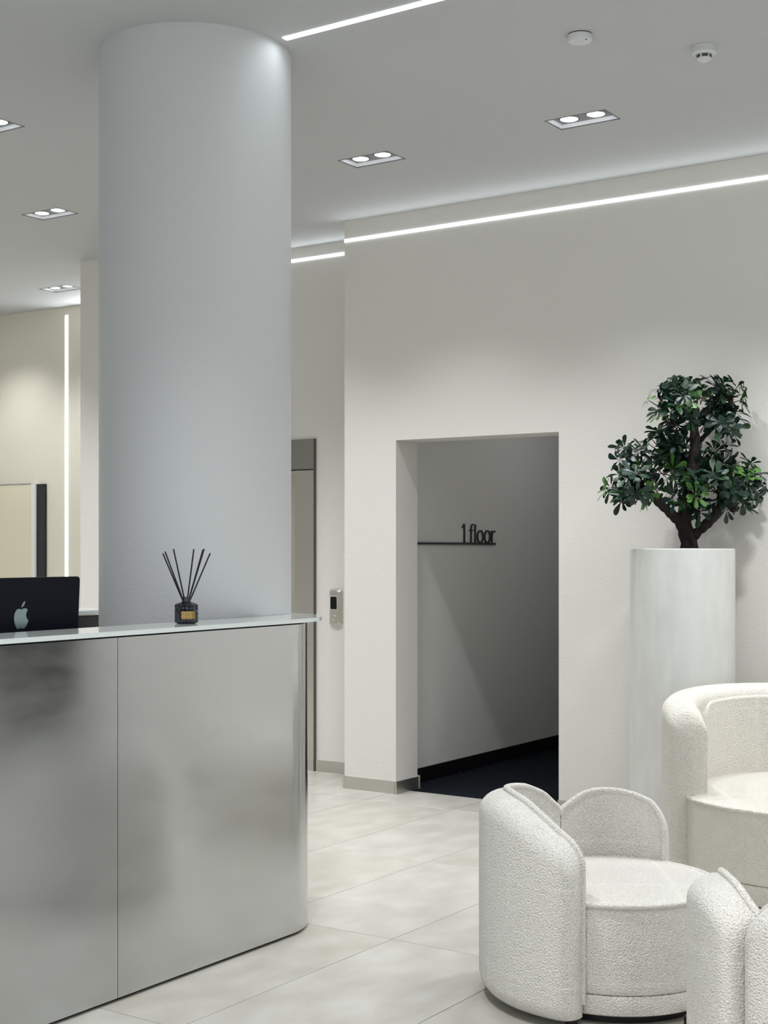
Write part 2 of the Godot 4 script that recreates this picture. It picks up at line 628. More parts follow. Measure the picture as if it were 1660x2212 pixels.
	struct("column", lathe([Vector2(0, 0), Vector2(COL_R, 0), Vector2(COL_R, CEIL), Vector2(0, CEIL)], 96), M.column_paint, "large round grey white column rising behind the desk", "column", Vector3(COL.x, 0, COL.y))
	# hallway
	var hx := -4.73
	var h1 := -3.30
	var hz := -11.0
	var hc := 2.75
	var hf := struct("floor_hallway", build(span(hx - 0.1, h1 + 0.1, -0.2, -0.004, -7.065, hz), 20), M.slate_joint, "dark slate tile floor of the hallway", "floor")
	for i in 3:
		for j in 4:
			var x0 := hx + 0.02 + i * 0.6
			var z0 := -7.065 - j * 1.0
			var x1 := minf(x0 + 0.6, h1)
			var z1 := maxf(z0 - 1.0, hz)
			put("tile", box(Vector3(x1 - x0 - 0.004, 0.012, z0 - z1 - 0.004), Vector3((x0 + x1) / 2, -0.006, (z0 + z1) / 2), 0.001), M.slate, hf)
	struct("wall_hallway", build(span(hx - 0.12, hx, 0.0, hc, -7.155, hz), 20), M.hall_paint, "grey hallway wall that carries the floor sign", "wall")
	struct("wall_hallway_side", build(span(h1, h1 + 0.12, 0.0, hc, -7.155, hz), 20), M.hall_paint, "hallway wall opposite the floor sign", "wall")
	struct("wall_hallway_end", build(span(hx - 0.12, h1 + 0.12, 0.0, hc, hz, hz - 0.12), 20), M.hall_paint, "end wall of the dark hallway", "wall")
	struct("ceiling_hallway", build(span(hx - 0.12, h1 + 0.12, hc, hc + 0.1, -7.155, hz), 20), M.ceiling_paint, "low ceiling of the hallway", "ceiling")
	# an added fill lamp that brightens the hallway, out of sight past the opening's right edge
	var hl := thing("hall_fill_lamp", "added round fill lamp on the hallway ceiling", "ceiling light", Vector3(-3.75, hc, -8.6))
	put("base", lathe([Vector2(0, -0.03), Vector2(0.15, -0.03), Vector2(0.155, 0.0), Vector2(0, 0.0)], 40), M.white_plastic, hl)
	put("diffuser", lathe([Vector2(0, -0.05), Vector2(0.10, -0.047), Vector2(0.14, -0.031), Vector2(0, -0.031)], 40), M.led, hl)
	var ol := OmniLight3D.new()
	ol.name = "lamp_light"
	ol.light_energy = 0.075
	ol.light_size = 0.12
	ol.omni_range = 8.0
	ol.omni_attenuation = 2.0
	ol.shadow_enabled = true
	ol.position = Vector3(0, -0.18, 0)
	hl.add_child(ol, true)
	# skirtings
	var sh := 0.074
	struct("baseboard_pillar", build(span(-4.974, -4.608, 0.0, sh, WALL_Z, WALL_Z + 0.012), 20), M.brushed_steel, "brushed steel skirting at the foot of the opening's pillar", "skirting")
	put("edge_strip", build(span(-4.985, -4.974, 0.0, sh + 0.004, WALL_Z - 0.01, WALL_Z + 0.013), 20), M.satin_steel, get_node("baseboard_pillar"))
	struct("baseboard_reveal", build(span(-4.606, -4.594, 0.0, sh, WALL_Z + 0.012, zb), 20), M.brushed_steel, "dark mirroring steel skirting inside the opening", "skirting")
	put("edge_strip", build(span(-4.606, -4.590, 0.0, sh + 0.006, zb, zb - 0.008), 20), M.satin_steel, get_node("baseboard_reveal"))
	struct("baseboard_right", build(span(-3.533, 0.75, 0.0, sh, WALL_Z, WALL_Z + 0.012), 20), M.brushed_steel, "brushed steel skirting along the wall behind the armchairs", "skirting")
	struct("baseboard_recess", build(span(-5.508, -4.98, 0.0, sh, LIFT_Z, LIFT_Z + 0.012), 20), M.brushed_steel, "brushed steel skirting between lift and pillar", "skirting")
	struct("baseboard_hallway", build(span(hx, hx + 0.012, 0.0, 0.085, -7.16, hz), 20), M.black_skirting, "black skirting along the hallway wall", "skirting")
	# added dark door beyond the frame, put there for the desk to mirror
	var dr := Node3D.new()
	dr.name = "door_1"
	add_child(dr)
	dr.set_meta("kind", "structure")
	dr.set_meta("label", "added dark glazed double door for the desk to mirror, beyond the armchairs")
	dr.set_meta("category", "door")
	var f := PackedVector3Array()
	for x in [0.78, 1.4, 2.02]:
		f.append_array(span(x - 0.03, x + 0.03, 0.0, 2.4, -7.0, -7.06))
	f.append_array(span(0.81, 1.99, 2.34, 2.4, -7.0, -7.06))
	f.append_array(span(0.81, 1.99, 0.0, 0.06, -7.0, -7.06))
	put("frame", build(f, 20, false), M.black_skirting, dr)
	put("pane", build(span(0.81, 1.37, 0.06, 2.34, -7.025, -7.035), 20), M.dark_glass, dr)
	put("pane", build(span(1.43, 1.99, 0.06, 2.34, -7.025, -7.035), 20), M.dark_glass, dr)

# ------------------------------------------------------------------ desk
func desk_path(off: float, z_from: float, z_to: float, arc_to := -1.0) -> PackedVector2Array:
	var p := PackedVector2Array([Vector2(-3.23 + off, z_from)])
	var n := 6
	for i in n:
		p.append(Vector2(-3.23 + off, lerpf(z_from, z_to, (i + 1.0) / n)))
	if arc_to > 0.0:
		var steps := int(arc_to / 4.0)
		for i in steps:
			var a := deg_to_rad(arc_to * (i + 1) / steps)
			p.append(Vector2(-3.525 + cos(a) * (0.295 + off), -4.15 - sin(a) * (0.295 + off)))
	return p

func band_tris(outer: PackedVector2Array, inner: PackedVector2Array, y0: float, y1: float) -> PackedVector3Array:
	var t := PackedVector3Array()
	var n := outer.size()
	for i in n - 1:
		var a := Vector3(outer[i].x, 0, outer[i].y)
		var b := Vector3(outer[i + 1].x, 0, outer[i + 1].y)
		var c := Vector3(inner[i + 1].x, 0, inner[i + 1].y)
		var d := Vector3(inner[i].x, 0, inner[i].y)
		var lo := Vector3(0, y0, 0)
		var hi := Vector3(0, y1, 0)
		quad(t, a + lo, b + lo, b + hi, a + hi)
		quad(t, c + lo, d + lo, d + hi, c + hi)
		quad(t, a + hi, b + hi, c + hi, d + hi)
		quad(t, b + lo, a + lo, d + lo, c + lo)
		if i == 0:
			quad(t, d + lo, a + lo, a + hi, d + hi)
		if i == n - 2:
			quad(t, b + lo, c + lo, c + hi, b + hi)
	return t

func build_desk() -> void:
	var t := thing("reception_desk", "brushed steel reception desk with rounded end and white glass ledge", "desk")
	var along := func(p: Vector3) -> Vector2: return Vector2(-p.z - p.x, p.y)
	var cuts := [-0.5, -1.80, -3.245]
	for i in 2:
		put("panel", build(band_tris(desk_path(0, cuts[i] - 0.001, cuts[i + 1] + 0.001), desk_path(-0.015, cuts[i] - 0.001, cuts[i + 1] + 0.001), 0.012, 1.165), 40, true, along), M.desk_steel, t)
	put("panel", build(band_tris(desk_path(0, -3.246, -4.15, 76), desk_path(-0.015, -3.246, -4.15, 76), 0.012, 1.165), 40, true, along), M.desk_steel, t)
	put("carcass", build(band_tris(desk_path(-0.018, -0.5, -4.15, 70), desk_path(-0.05, -0.5, -4.15, 70), 0.0, 1.174)), M.desk_inside, t)
	# ledge
	var plan := desk_path(0.055, -0.5, -4.15, 104)
	plan.append(Vector2(-3.43, -4.25))
	plan.append(Vector2(-3.405, -4.1))
	plan.append(Vector2(-3.405, -0.5))
	var cut := Geometry2D.clip_polygons(plan, circle(COL, COL_R + 0.002, 96))
	var best: PackedVector2Array = cut[0]
	for q in cut:
		if q.size() > best.size():
			best = q
	put("ledge", build(slab_tris(best, 1.175, 1.19), 30), M.white_glass, t)
	# working side: side panel, worktop and a raised shelf for the computer
	put("side_panel", box(Vector3(0.62, 1.07, 0.03), Vector3(-3.60, 0.535, -0.55), 0.002), M.desk_inside, t)
	put("worktop", box(Vector3(0.62, 0.03, 3.22), Vector3(-3.60, 0.74, -2.2), 0.003), M.white_satin, t)
	put("worktop_leg", box(Vector3(0.05, 0.725, 0.5), Vector3(-3.86, 0.3625, -3.5), 0.003), M.desk_inside, t)
	put("raised_shelf", box(Vector3(0.40, 0.025, 1.3), Vector3(-3.482, 1.0675, -3.0), 0.003), M.desk_inside, t)

func build_desk_things() -> void:
	# computer: the back of its lid stands towards the visitor
	var t := thing("laptop", "open dark navy laptop whose lid shows above the desk ledge", "laptop", Vector3(-3.52, 1.08, -3.09))
	put("base", box(Vector3(0.25, 0.014, 0.50), Vector3(-0.125, 0.007, 0), 0.003), M.laptop_shell, t)
	put("keyboard", box(Vector3(0.10, 0.003, 0.44), Vector3(-0.09, 0.0155, 0), 0.001), M.black_gloss, t)
	var lid := extrude_tris(round_rect(0.50, 0.262, 0.012), -0.005, 0.005)
	var tip := Transform3D(Basis(Vector3.UP, PI / 2), Vector3(0.0, 0.146, 0)) 
	var lean := Transform3D(Basis(Vector3(0, 0, 1), deg_to_rad(-3.0)), Vector3.ZERO)
	var l := put("lid", build(moved(lid, lean * tip), 30), M.laptop_shell, t)
	put("screen", build(moved(extrude_tris(round_rect(0.48, 0.24, 0.006), -0.0065, -0.0045), lean * tip), 30), M.black_gloss, t)
	# bitten fruit mark with its leaf
	var body := PackedVector2Array()
	var pts := [[0.0, 26.0], [6, 29], [13, 30], [19, 28], [23, 24], [20, 21], [17.5, 16], [17, 10], [18.5, 4], [22, -1], [26, -3.5], [23, -12], [18, -20], [13, -25], [8, -26.5], [3, -24.5], [-1, -24], [-5, -25], [-9, -26.5], [-13.5, -25], [-19, -18], [-23.5, -7], [-25, 4], [-24, 14], [-20.5, 22], [-15, 27.5], [-8, 29], [-3, 27.5]]
	for p in pts:
		body.append(Vector2(p[0], p[1]) * 0.00118)
	var leaf := PackedVector2Array()
	for p in [[0, 32], [0.5, 38], [4, 44], [9, 48.5], [12.5, 49.5], [12, 44], [9, 38], [4, 33.5]]:
		leaf.append(Vector2(p[0], p[1]) * 0.00118)
	var mark := extrude_tris(body, 0.0045, 0.0056)
	mark.append_array(extrude_tris(leaf, 0.0045, 0.0056))
	var lg := put("logo", build(moved(mark, lean * tip * Transform3D(Basis(), Vector3(0, -0.003, 0))), 30, false), M.laptop_logo, l)
	lg.set_meta("label", "pale bitten apple mark")
	# diffuser
	var d := thing("reed_diffuser", "smoked glass reed diffuser with gold label and black reeds on the ledge", "diffuser", Vector3(-3.305, 1.19, -3.652))
	var prof := PackedVector2Array([Vector2(0, 0.0), Vector2(0.030, 0.0), Vector2(0.0365, 0.003)])
	for i in 15:
		prof.append(Vector2(0.0375, 0.006 + i * 0.0042))
	prof.append_array([Vector2(0.034, 0.0695), Vector2(0.026, 0.073), Vector2(0.018, 0.075), Vector2(0.0155, 0.078), Vector2(0.0150, 0.088), Vector2(0.0180, 0.0895), Vector2(0.0180, 0.0925), Vector2(0.0115, 0.0925), Vector2(0.0115, 0.076), Vector2(0.015, 0.072), Vector2(0.0335, 0.066), Vector2(0.0345, 0.05), Vector2(0.0345, 0.006), Vector2(0, 0.005)])
	var quilt := func(a: float, y: float, i: int) -> float:
		if i < 3 or i > 17:
			return 0.0
		return 0.0036 * (absf(sin(a * 10.0 + y * 260.0)) + absf(sin(a * 10.0 - y * 260.0)) - 1.0)
	put("bottle", build(lathe_tris(prof, 80, quilt), 25), M.smoked_glass, d)
	put("liquid", lathe([Vector2(0, 0.0055), Vector2(0.034, 0.0065), Vector2(0.034, 0.03), Vector2(0, 0.03)], 32), M.dark_liquid, d)
	var lab := PackedVector3Array()
	for i in 10:
		var a0 := deg_to_rad(-28.0 + i * 7.6)
		var a1 := deg_to_rad(-28.0 + (i + 1) * 7.6)
		var r := 0.0398
		for q in [[r, false], [r - 0.0006, true]]:
			var p := [Vector3(cos(a0) * q[0], 0.017, sin(a0) * q[0]), Vector3(cos(a1) * q[0], 0.017, sin(a1) * q[0]), Vector3(cos(a1) * q[0], 0.044, sin(a1) * q[0]), Vector3(cos(a0) * q[0], 0.044, sin(a0) * q[0])]
			if q[1]:
				quad(lab, p[3], p[2], p[1], p[0])
			else:
				quad(lab, p[0], p[1], p[2], p[3])
	var lb := put("label", build(lab, 40, false), M.gold_label, d)
	lb.rotation.y = deg_to_rad(-26.0)
	# reeds fan out across the line of sight: sideways reach, height, depth reach
	var side := Vector3(0.8276, 0, -0.5612)
	var away := Vector3(-0.5612, 0, -0.8276)
	for q in [[-0.083, 0.243, 0.01], [-0.071, 0.250, -0.02], [-0.049, 0.258, 0.03], [0.030, 0.258, -0.03], [0.055, 0.256, 0.02], [0.063, 0.259, -0.01], [0.081, 0.244, 0.015]]:
		var top: Vector3 = side * q[0] + away * q[2] + Vector3(0, q[1], 0)
		var foot: Vector3 = side * (-q[0] * 0.22) + away * (-q[2] * 0.2) + Vector3(0, 0.008, 0)
		put("reed", build(tube_tris(PackedVector3Array([foot, top]), [0.0025], 8)), M.reed, d)
	# counter on the far side of the desk
	var k := thing("back_counter", "black counter with white top behind the laptop, beside the column", "counter", Vector3(-4.57, 0, -3.35))
	put("body", box(Vector3(0.34, 1.165, 2.0), Vector3(0, 0.5825, 0), 0.003), M.black_gloss, k)
	put("counter_top", box(Vector3(0.38, 0.02, 2.06), Vector3(0, 1.18, 0), 0.004), M.white_glass, k)
	var ph := thing("silver_tipped_object", "small silver tipped object half hidden behind the desk ledge", "card reader", Vector3(-3.57, 1.08, -3.47))  # small silver object of unknown kind, its shape assumed
	put("body", box(Vector3(0.09, 0.05, 0.16), Vector3(0, 0.025, 0), 0.01), M.black_gloss, ph)
	put("metal_tip", build(moved(box_tris(Vector3(0.05, 0.012, 0.05), Vector3.ZERO, 0.003), Transform3D(Basis(Vector3(0, 0, 1), 0.5), Vector3(0.0, 0.068, -0.02))), 20), M.silver, ph)

# ------------------------------------------------------------------ armchairs
# One wing of a tub chair: an upholstered panel bent round the seat. ang in degrees from a0 to a1; top is a function of the angle.
func wing(rin: float, rout: float, a0: float, a1: float, y0: float, top: Callable, over: float, corner0: float, corner1: float, inner := 0.004) -> Array:
	var n := 44
	var secs := []
	var rim := PackedVector3Array()
	var inner_most := inner
	var arc := deg_to_rad(a1 - a0) * rout
	for i in n + 1:
		var u := float(i) / n
		u = 0.5 - 0.5 * cos(PI * u) if true else u
		var an := lerpf(a0, a1, u)
		var s0 := u * arc
		var s1 := (1.0 - u) * arc
		var y1: float = top.call(an)
		if s0 < corner0:
			y1 -= corner0 - sqrt(maxf(0.0, corner0 * corner0 - (corner0 - s0) * (corner0 - s0)))
		if s1 < corner1:
			y1 -= corner1 - sqrt(maxf(0.0, corner1 * corner1 - (corner1 - s1) * (corner1 - s1)))
		# thickness tapers to a rounded end
		var e := 0.06
		var f := 1.0
		if minf(s0, s1) < e:
			f = sqrt(maxf(0.0, 1.0 - pow(1.0 - minf(s0, s1) / e, 2.0)))
		var ro := lerpf(rin + 0.028, rout, f)
		var rd := Vector3(cos(deg_to_rad(an)), 0, -sin(deg_to_rad(an)))
		var ring := PackedVector3Array()
		inner = minf(inner_most, (ro - rin) * 0.42)
		var ov := minf(over, ro - rin - inner)
		# inner face up, over the top, outer face down
		ring.append(rd * (rin + 0.01) + Vector3(0, y0, 0))
		ring.append(rd * rin + Vector3(0, y0 + 0.02, 0))
		for k in 5:
			ring.append(rd * rin + Vector3(0, lerpf(y0 + 0.02, y1 - inner, (k + 1.0) / 5), 0))
		for k in 4:
			var qi := PI / 2 * (k + 1) / 5.0
			ring.append(rd * (rin + inner * (1.0 - cos(qi))) + Vector3(0, y1 - inner * (1.0 - sin(qi)), 0))
		for k in 9:
			var q := PI / 2 * (1.0 - k / 8.0)
			ring.append(rd * (ro - ov + cos(q) * ov) + Vector3(0, y1 - over * 0.85 * (1.0 - sin(q)), 0))
		for k in 5:
			ring.append(rd * ro + Vector3(0, lerpf(y1 - over * 0.85, y0 + 0.05, (k + 1.0) / 5), 0))
		ring.append(rd * (ro - 0.006) + Vector3(0, y0 + 0.022, 0))
		ring.append(rd * (ro - 0.024) + Vector3(0, y0, 0))
		secs.append(ring)
		rim.append(rd * (rin + 0.005) + Vector3(0, y1 + 0.003, 0))
	var t := PackedVector3Array()
	var m: int = secs[0].size()
	for i in n:
		for k in m:
			var r0: PackedVector3Array = secs[i]
			var r1: PackedVector3Array = secs[i + 1]
			quad(t, r0[k], r1[k], r1[(k + 1) % m], r0[(k + 1) % m])
	for e in [0, n]:
		var ring: PackedVector3Array = secs[e]
		var c := Vector3.ZERO
		for p in ring:
			c += p / m
		for k in m:
			if e == 0:
				t.append_array(PackedVector3Array([c, ring[k], ring[(k + 1) % m]]))
			else:
				t.append_array(PackedVector3Array([c, ring[(k + 1) % m], ring[k]]))
	return [build(t, 55), rim]

func drop(rim: PackedVector3Array, y: float, first: bool, last: bool) -> PackedVector3Array:
	var p := PackedVector3Array()
	if first:
		for k in 6:
			p.append(Vector3(rim[0].x, lerpf(y, rim[0].y, k / 6.0), rim[0].z))
	p.append_array(rim)
	if last:
		var e := rim[rim.size() - 1]
		for k in 6:
			p.append(Vector3(e.x, lerpf(e.y, y, (k + 1.0) / 6), e.z))
	return p

func seat_parts(t: Node3D, r: float, y: float, m: Material, band: float) -> void:
	# drum, cushion, piping, lower band and plinth
	put("seat_drum", lathe([Vector2(0, band), Vector2(r - 0.010, band), Vector2(r - 0.004, band + 0.005), Vector2(r, band + 0.022), Vector2(r + 0.003, (y + band) / 2), Vector2(r, y - 0.012), Vector2(r - 0.006, y - 0.004), Vector2(0, y - 0.004)], 72, 50), m, t)
	var c := []
	for k in 9:
		var a := k / 8.0 * PI / 2
		c.append(Vector2((r - 0.004) * cos(a), y - 0.006 + 0.034 * sin(a)))
	c[8] = Vector2(0, y + 0.028)
	c.insert(0, Vector2(0, y - 0.012))
	c.insert(1, Vector2(r - 0.004, y - 0.012))
	put("seat_cushion", lathe(c, 72, 60), m, t)
	var ring := PackedVector3Array()
	for k in 72:
		ring.append(Vector3(cos(TAU * k / 72) * (r + 0.001), y - 0.004, sin(TAU * k / 72) * (r + 0.001)))
	put("piping", build(tube_tris(ring, [0.0085], 8, true), 60), m, t)
	put("lower_band", lathe([Vector2(0, 0.028), Vector2(r - 0.022, 0.028), Vector2(r - 0.006, 0.036), Vector2(r - 0.002, 0.055), Vector2(r - 0.003, band - 0.006), Vector2(r - 0.009, band - 0.0005), Vector2(0, band - 0.0005)], 72, 50), m, t)
	put("plinth", lathe([Vector2(0, 0), Vector2(r - 0.05, 0), Vector2(r - 0.05, 0.03), Vector2(0, 0.03)], 48, 40), M.plinth_black, t)

func top_of(table: Array) -> Callable:
	return func(a: float) -> float:
		for i in table.size() - 1:
			if a <= table[i + 1][0]:
				var u: float = clampf((a - table[i][0]) / (table[i + 1][0] - table[i][0]), 0, 1)
				var p0: float = table[maxi(i - 1, 0)][1]
				var p1: float = table[i][1]
				var p2: float = table[i + 1][1]
				var p3: float = table[mini(i + 2, table.size() - 1)][1]
				return cubic_interpolate(p1, p2, p0, p3, u)
		return table[table.size() - 1][1]

# angles are measured counter-clockwise seen from above, from the chair's local +x
func make_tub_chair(label: String, at: Vector3, turn: float) -> Node3D:
	var t := thing("tub_armchair", label, "armchair", at, turn, "low boucle tub chairs")
	seat_parts(t, 0.335, 0.372, M.boucle, 0.095)
	var big := wing(0.345, 0.44, 113.0, 245.0, 0.03, top_of([[113, 0.545], [125, 0.60], [140, 0.635], [165, 0.655], [190, 0.668], [210, 0.655], [224, 0.615], [236, 0.568], [245, 0.535]]), 0.085, 0.02, 0.055)
	var b := put("big_wing", big[0], M.boucle, t)
	put("wing_piping", build(tube_tris(drop(big[1], 0.07, false, true), [0.0105], 8), 60), M.boucle, b)
	var small := wing(0.345, 0.44, 52.0, 112.4, 0.03, top_of([[52, 0.540], [60, 0.568], [72, 0.592], [86, 0.601], [98, 0.588], [112.4, 0.540]]), 0.085, 0.07, 0.02)
	var s := put("small_wing", small[0], M.boucle, t)
	put("wing_piping", build(tube_tris(drop(small[1], 0.07, true, false), [0.0105], 8), 60), M.boucle, s)
	for a in [-60.0, 30.0, 150.0, 240.0]:
		put("foot", lathe([Vector2(0, 0), Vector2(0.018, 0), Vector2(0.02, 0.031), Vector2(0, 0.031)], 16), M.plinth_black, t, Vector3(cos(deg_to_rad(a)) * 0.36, 0, -sin(deg_to_rad(a)) * 0.36))
	return t

func make_lounge_chair(label: String, at: Vector3, turn: float) -> void:
	var t := thing("lounge_chair", label, "armchair", at, turn)
	seat_parts(t, 0.585, 0.41, M.boucle_warm, 0.115)
	var shell := wing(0.50, 0.655, 20.0, 191.0, 0.03, top_of([[20, 0.78], [60, 0.815], [110, 0.825], [150, 0.82], [178, 0.80], [191, 0.78]]), 0.085, 0.10, 0.10, 0.065)
	put("back_shell", shell[0], M.boucle_warm, t)
	# inner back pad with a seam round it
	var pad := wing(0.488, 0.53, 60.0, 150.0, 0.36, top_of([[60, 0.765], [106, 0.775], [150, 0.765]]), 0.02, 0.11, 0.11, 0.012)
	put("back_pad", pad[0], M.boucle_warm, t)

# camera-side bearing turned into the room's axes: angle 0 of the chairs lies along the camera's right
func build_chairs() -> void:
	var turn := deg_to_rad(34.14)
	make_tub_chair("cream boucle tub chair standing alone in front, its wing back towards the desk", Vector3(-1.95, 0, -4.212), turn)
	make_tub_chair("cream boucle tub chair seen from behind, cut off by the frame's lower corner", Vector3(-1.03, 0, -3.725), turn + deg_to_rad(97.0))
	make_lounge_chair("larger high backed cream boucle lounge chair beside the planter", Vector3(-1.836, 0, -6.004), turn)

# ------------------------------------------------------------------ planter and tree
func leaf_mesh(length: float, width: float, bend: float, fold: float) -> ArrayMesh:
	# spoon shaped, folded along its midrib; the stalk end at the origin, tip along +x, face up +y
	var out := [[0.0, 0.06], [0.12, 0.10], [0.35, 0.42], [0.6, 0.86], [0.78, 1.0], [0.92, 0.72], [1.0, 0.0]]
	var t := PackedVector3Array()
	for s in [-1.0, 1.0]:
		for i in out.size() - 1:
			var p := []
			for q in [[i, 0.0], [i + 1, 0.0], [i + 1, 1.0], [i, 1.0]]:
				var u: float = out[q[0]][0]
				var w: float = out[q[0]][1] * width * 0.5 * q[1]
				p.append(Vector3(u * length, -bend * u * u * length + fold * w, s * w))
			if s > 0:
				quad(t, p[0], p[1], p[2], p[3])
			else:
				quad(t, p[3], p[2], p[1], p[0])
	return build(t, 80, false)

func build_planter() -> void:
	var base := Vector3(-2.691, 0, -6.608)
	var p := thing("planter", "tall round white plaster planter against the wall", "planter", base)
	put("body", lathe([Vector2(0, 0), Vector2(0.250, 0), Vector2(0.256, 0.006), Vector2(0.256, 1.444), Vector2(0.252, 1.45), Vector2(0.236, 1.45), Vector2(0.232, 1.444), Vector2(0.232, 1.40), Vector2(0, 1.40)], 72), M.pot_plaster, p)
	put("soil", lathe([Vector2(0, 1.401), Vector2(0.231, 1.401), Vector2(0.229, 1.44), Vector2(0.12, 1.447), Vector2(0, 1.45)], 32), M.soil, p)
	var t := thing("bonsai_tree", "dark green bonsai like tree with three thick branches in the planter", "tree", base + Vector3(0, 1.425, 0))
	var side := Vector3(0.8276, 0, -0.5612)
	var away := Vector3(-0.5612, 0, -0.8276)
	var at := func(u: float, v: float, w := 0.0) -> Vector3:
		var q: Vector3 = side * (u + 0.034) + Vector3(0, v + 0.025, 0) + away * w
		q.z = maxf(q.z, -0.255)
		return q
	var limb := func(called: String, spine: Array, radii: Array) -> void:
		var c := Curve3D.new()
		for i in spine.size():
			var a: Vector3 = spine[maxi(i - 1, 0)]
			var b: Vector3 = spine[mini(i + 1, spine.size() - 1)]
			c.add_point(spine[i], (a - b) * 0.16, (b - a) * 0.16)
		var pts := PackedVector3Array()
		var rad := []
		var n := 26
		for i in n + 1:
			var u := float(i) / n
			pts.append(c.sample_baked(u * c.get_baked_length(), true))
			var f := u * (radii.size() - 1)
			var k := mini(int(f), radii.size() - 2)
			rad.append(lerpf(radii[k], radii[k + 1], f - k) * (1.0 + 0.10 * sin(i * 2.1 + spine.size()) + 0.06 * sin(i * 0.9)))
		put(called, build(tube_tris(pts, rad, 14), 70), M.bark, t)
	limb.call("trunk", [at.call(0.0, 0.002), at.call(0.0, 0.03), at.call(-0.01, 0.07), at.call(-0.025, 0.15), at.call(0.0, 0.28), at.call(0.022, 0.42), at.call(0.028, 0.56), at.call(0.01, 0.68)], [0.042, 0.039, 0.036, 0.034, 0.031, 0.030, 0.022, 0.010])
	limb.call("branch", [at.call(-0.018, 0.07), at.call(-0.06, 0.14, -0.02), at.call(-0.14, 0.21, -0.04), at.call(-0.205, 0.275, -0.05), at.call(-0.26, 0.32, -0.05)], [0.028, 0.026, 0.022, 0.020, 0.012])
	limb.call("branch", [at.call(-0.004, 0.032), at.call(0.045, 0.09, -0.02), at.call(0.11, 0.15, -0.03), at.call(0.145, 0.21, -0.03), at.call(0.2, 0.29, -0.03)], [0.028, 0.025, 0.024, 0.020, 0.012])
	limb.call("branch", [at.call(0.02, 0.36), at.call(-0.07, 0.42, 0.05), at.call(-0.18, 0.46, 0.06)], [0.018, 0.013, 0.007])
	limb.call("branch", [at.call(0.022, 0.5), at.call(0.1, 0.58, 0.02), at.call(0.17, 0.65, 0.02), at.call(0.22, 0.78, 0.0)], [0.016, 0.011, 0.007, 0.003])
	# whorls of leaves: centre across, up, away; reach across, up, away; how many; share of young ones
	var clumps := [
		[0.03, 0.735, 0.0, 0.22, 0.115, 0.17, 38, 0.08],
		[-0.10, 0.66, -0.02, 0.13, 0.09, 0.12, 12, 0.18],
		[0.17, 0.62, 0.0, 0.09, 0.13, 0.09, 18, 0.1],
		[-0.07, 0.50, 0.06, 0.16, 0.12, 0.09, 27, 0.0],
		[0.10, 0.47, 0.03, 0.11, 0.10, 0.07, 15, 0.0],
		[-0.26, 0.46, 0.04, 0.10, 0.07, 0.08, 8, 0.08],
		[-0.29, 0.325, -0.03, 0.155, 0.085, 0.13, 22, 0.2],
		[-0.15, 0.39, -0.06, 0.10, 0.07, 0.08, 8, 0.1],
		[-0.02, 0.275, -0.07, 0.09, 0.075, 0.09, 11, 0.15],
		[0.13, 0.31, -0.06, 0.13, 0.08, 0.10, 14, 0.15],
		[0.25, 0.31, -0.03, 0.13, 0.10, 0.10, 20, 0.06],
		[0.21, 0.21, -0.04, 0.07, 0.04, 0.05, 5, 0.0],
		[-0.30, 0.255, -0.04, 0.10, 0.03, 0.07, 6, 0.0],
		[0.02, 0.20, -0.07, 0.07, 0.04, 0.05, 4, 0.0],
		[-0.05, 0.78, -0.03, 0.10, 0.05, 0.08, 7, 0.05],
	]
	var twigs := PackedVector3Array()
	var leaves := []
	var one := func(tip: Vector3, dir: Vector3, young: bool, big: float) -> void:
		var n := rng.randi_range(6, 9)
		var rot := rng.randf() * TAU
		var up := dir.normalized()
		var s := up.cross(Vector3(0.3, 0.1, 0.95)).normalized()
		for k in n:
			var a := rot + TAU * k / n + rng.randf_range(-0.25, 0.25)
			var r := s.rotated(up, a)
			var lift := rng.randf_range(0.05, 0.75)
			var x := (r + up * lift).normalized()
			var y := (up - x * up.dot(x)).normalized()
			var z := x.cross(y)
			var sc := big * rng.randf_range(0.8, 1.15)
			leaves.append([Transform3D(Basis(x, y, z).scaled(Vector3.ONE * sc), tip + x * 0.004), 3 if young and rng.randf() < 0.85 else rng.randi_range(0, 2), rng.randi_range(0, 3)])
		twigs.append_array(tube_tris(PackedVector3Array([tip - up * 0.07, tip]), [0.0032, 0.0018], 5))
	for c in clumps:
		var mid := Vector3(c[0], c[1], c[2])
		for k in c[6]:
			var v := Vector3(rng.randfn(), rng.randfn(), rng.randfn()).normalized() * pow(rng.randf(), 0.4)
			var q := mid + Vector3(v.x * c[3], v.y * c[4], v.z * c[5])
			var dir: Vector3 = side * v.x + away * v.z + Vector3(0, v.y + 0.35, 0)
			one.call(at.call(q.x, q.y, q.z), dir, rng.randf() < c[7], 1.0)
	for q in [[-0.415, 0.295, -0.03, -0.8, 0.5, true], [0.235, 0.80, 0.0, 0.35, 0.9, false], [0.265, 0.765, 0.0, 0.9, 0.2, true], [-0.125, 0.80, 0.0, -0.3, 0.9, false], [-0.20, 0.735, 0.0, -0.8, 0.5, true], [-0.33, 0.50, 0.0, -0.7, 0.6, false], [0.36, 0.31, 0.0, 0.8, 0.5, false], [0.30, 0.42, 0.0, 0.4, 0.8, false], [0.225, 0.56, 0.0, 0.9, -0.3, false]]:
		one.call(at.call(q[0], q[1], q[2]), side * q[3] + Vector3(0, q[4], 0), q[5], 0.85)
	var shapes := [leaf_mesh(0.074, 0.030, 0.16, 0.22), leaf_mesh(0.066, 0.027, 0.3, 0.3), leaf_mesh(0.078, 0.029, 0.05, 0.18), leaf_mesh(0.060, 0.026, 0.4, 0.12)]
	var tones := [M.leaf_dark, M.leaf_blue, M.leaf_mid, M.leaf_young]
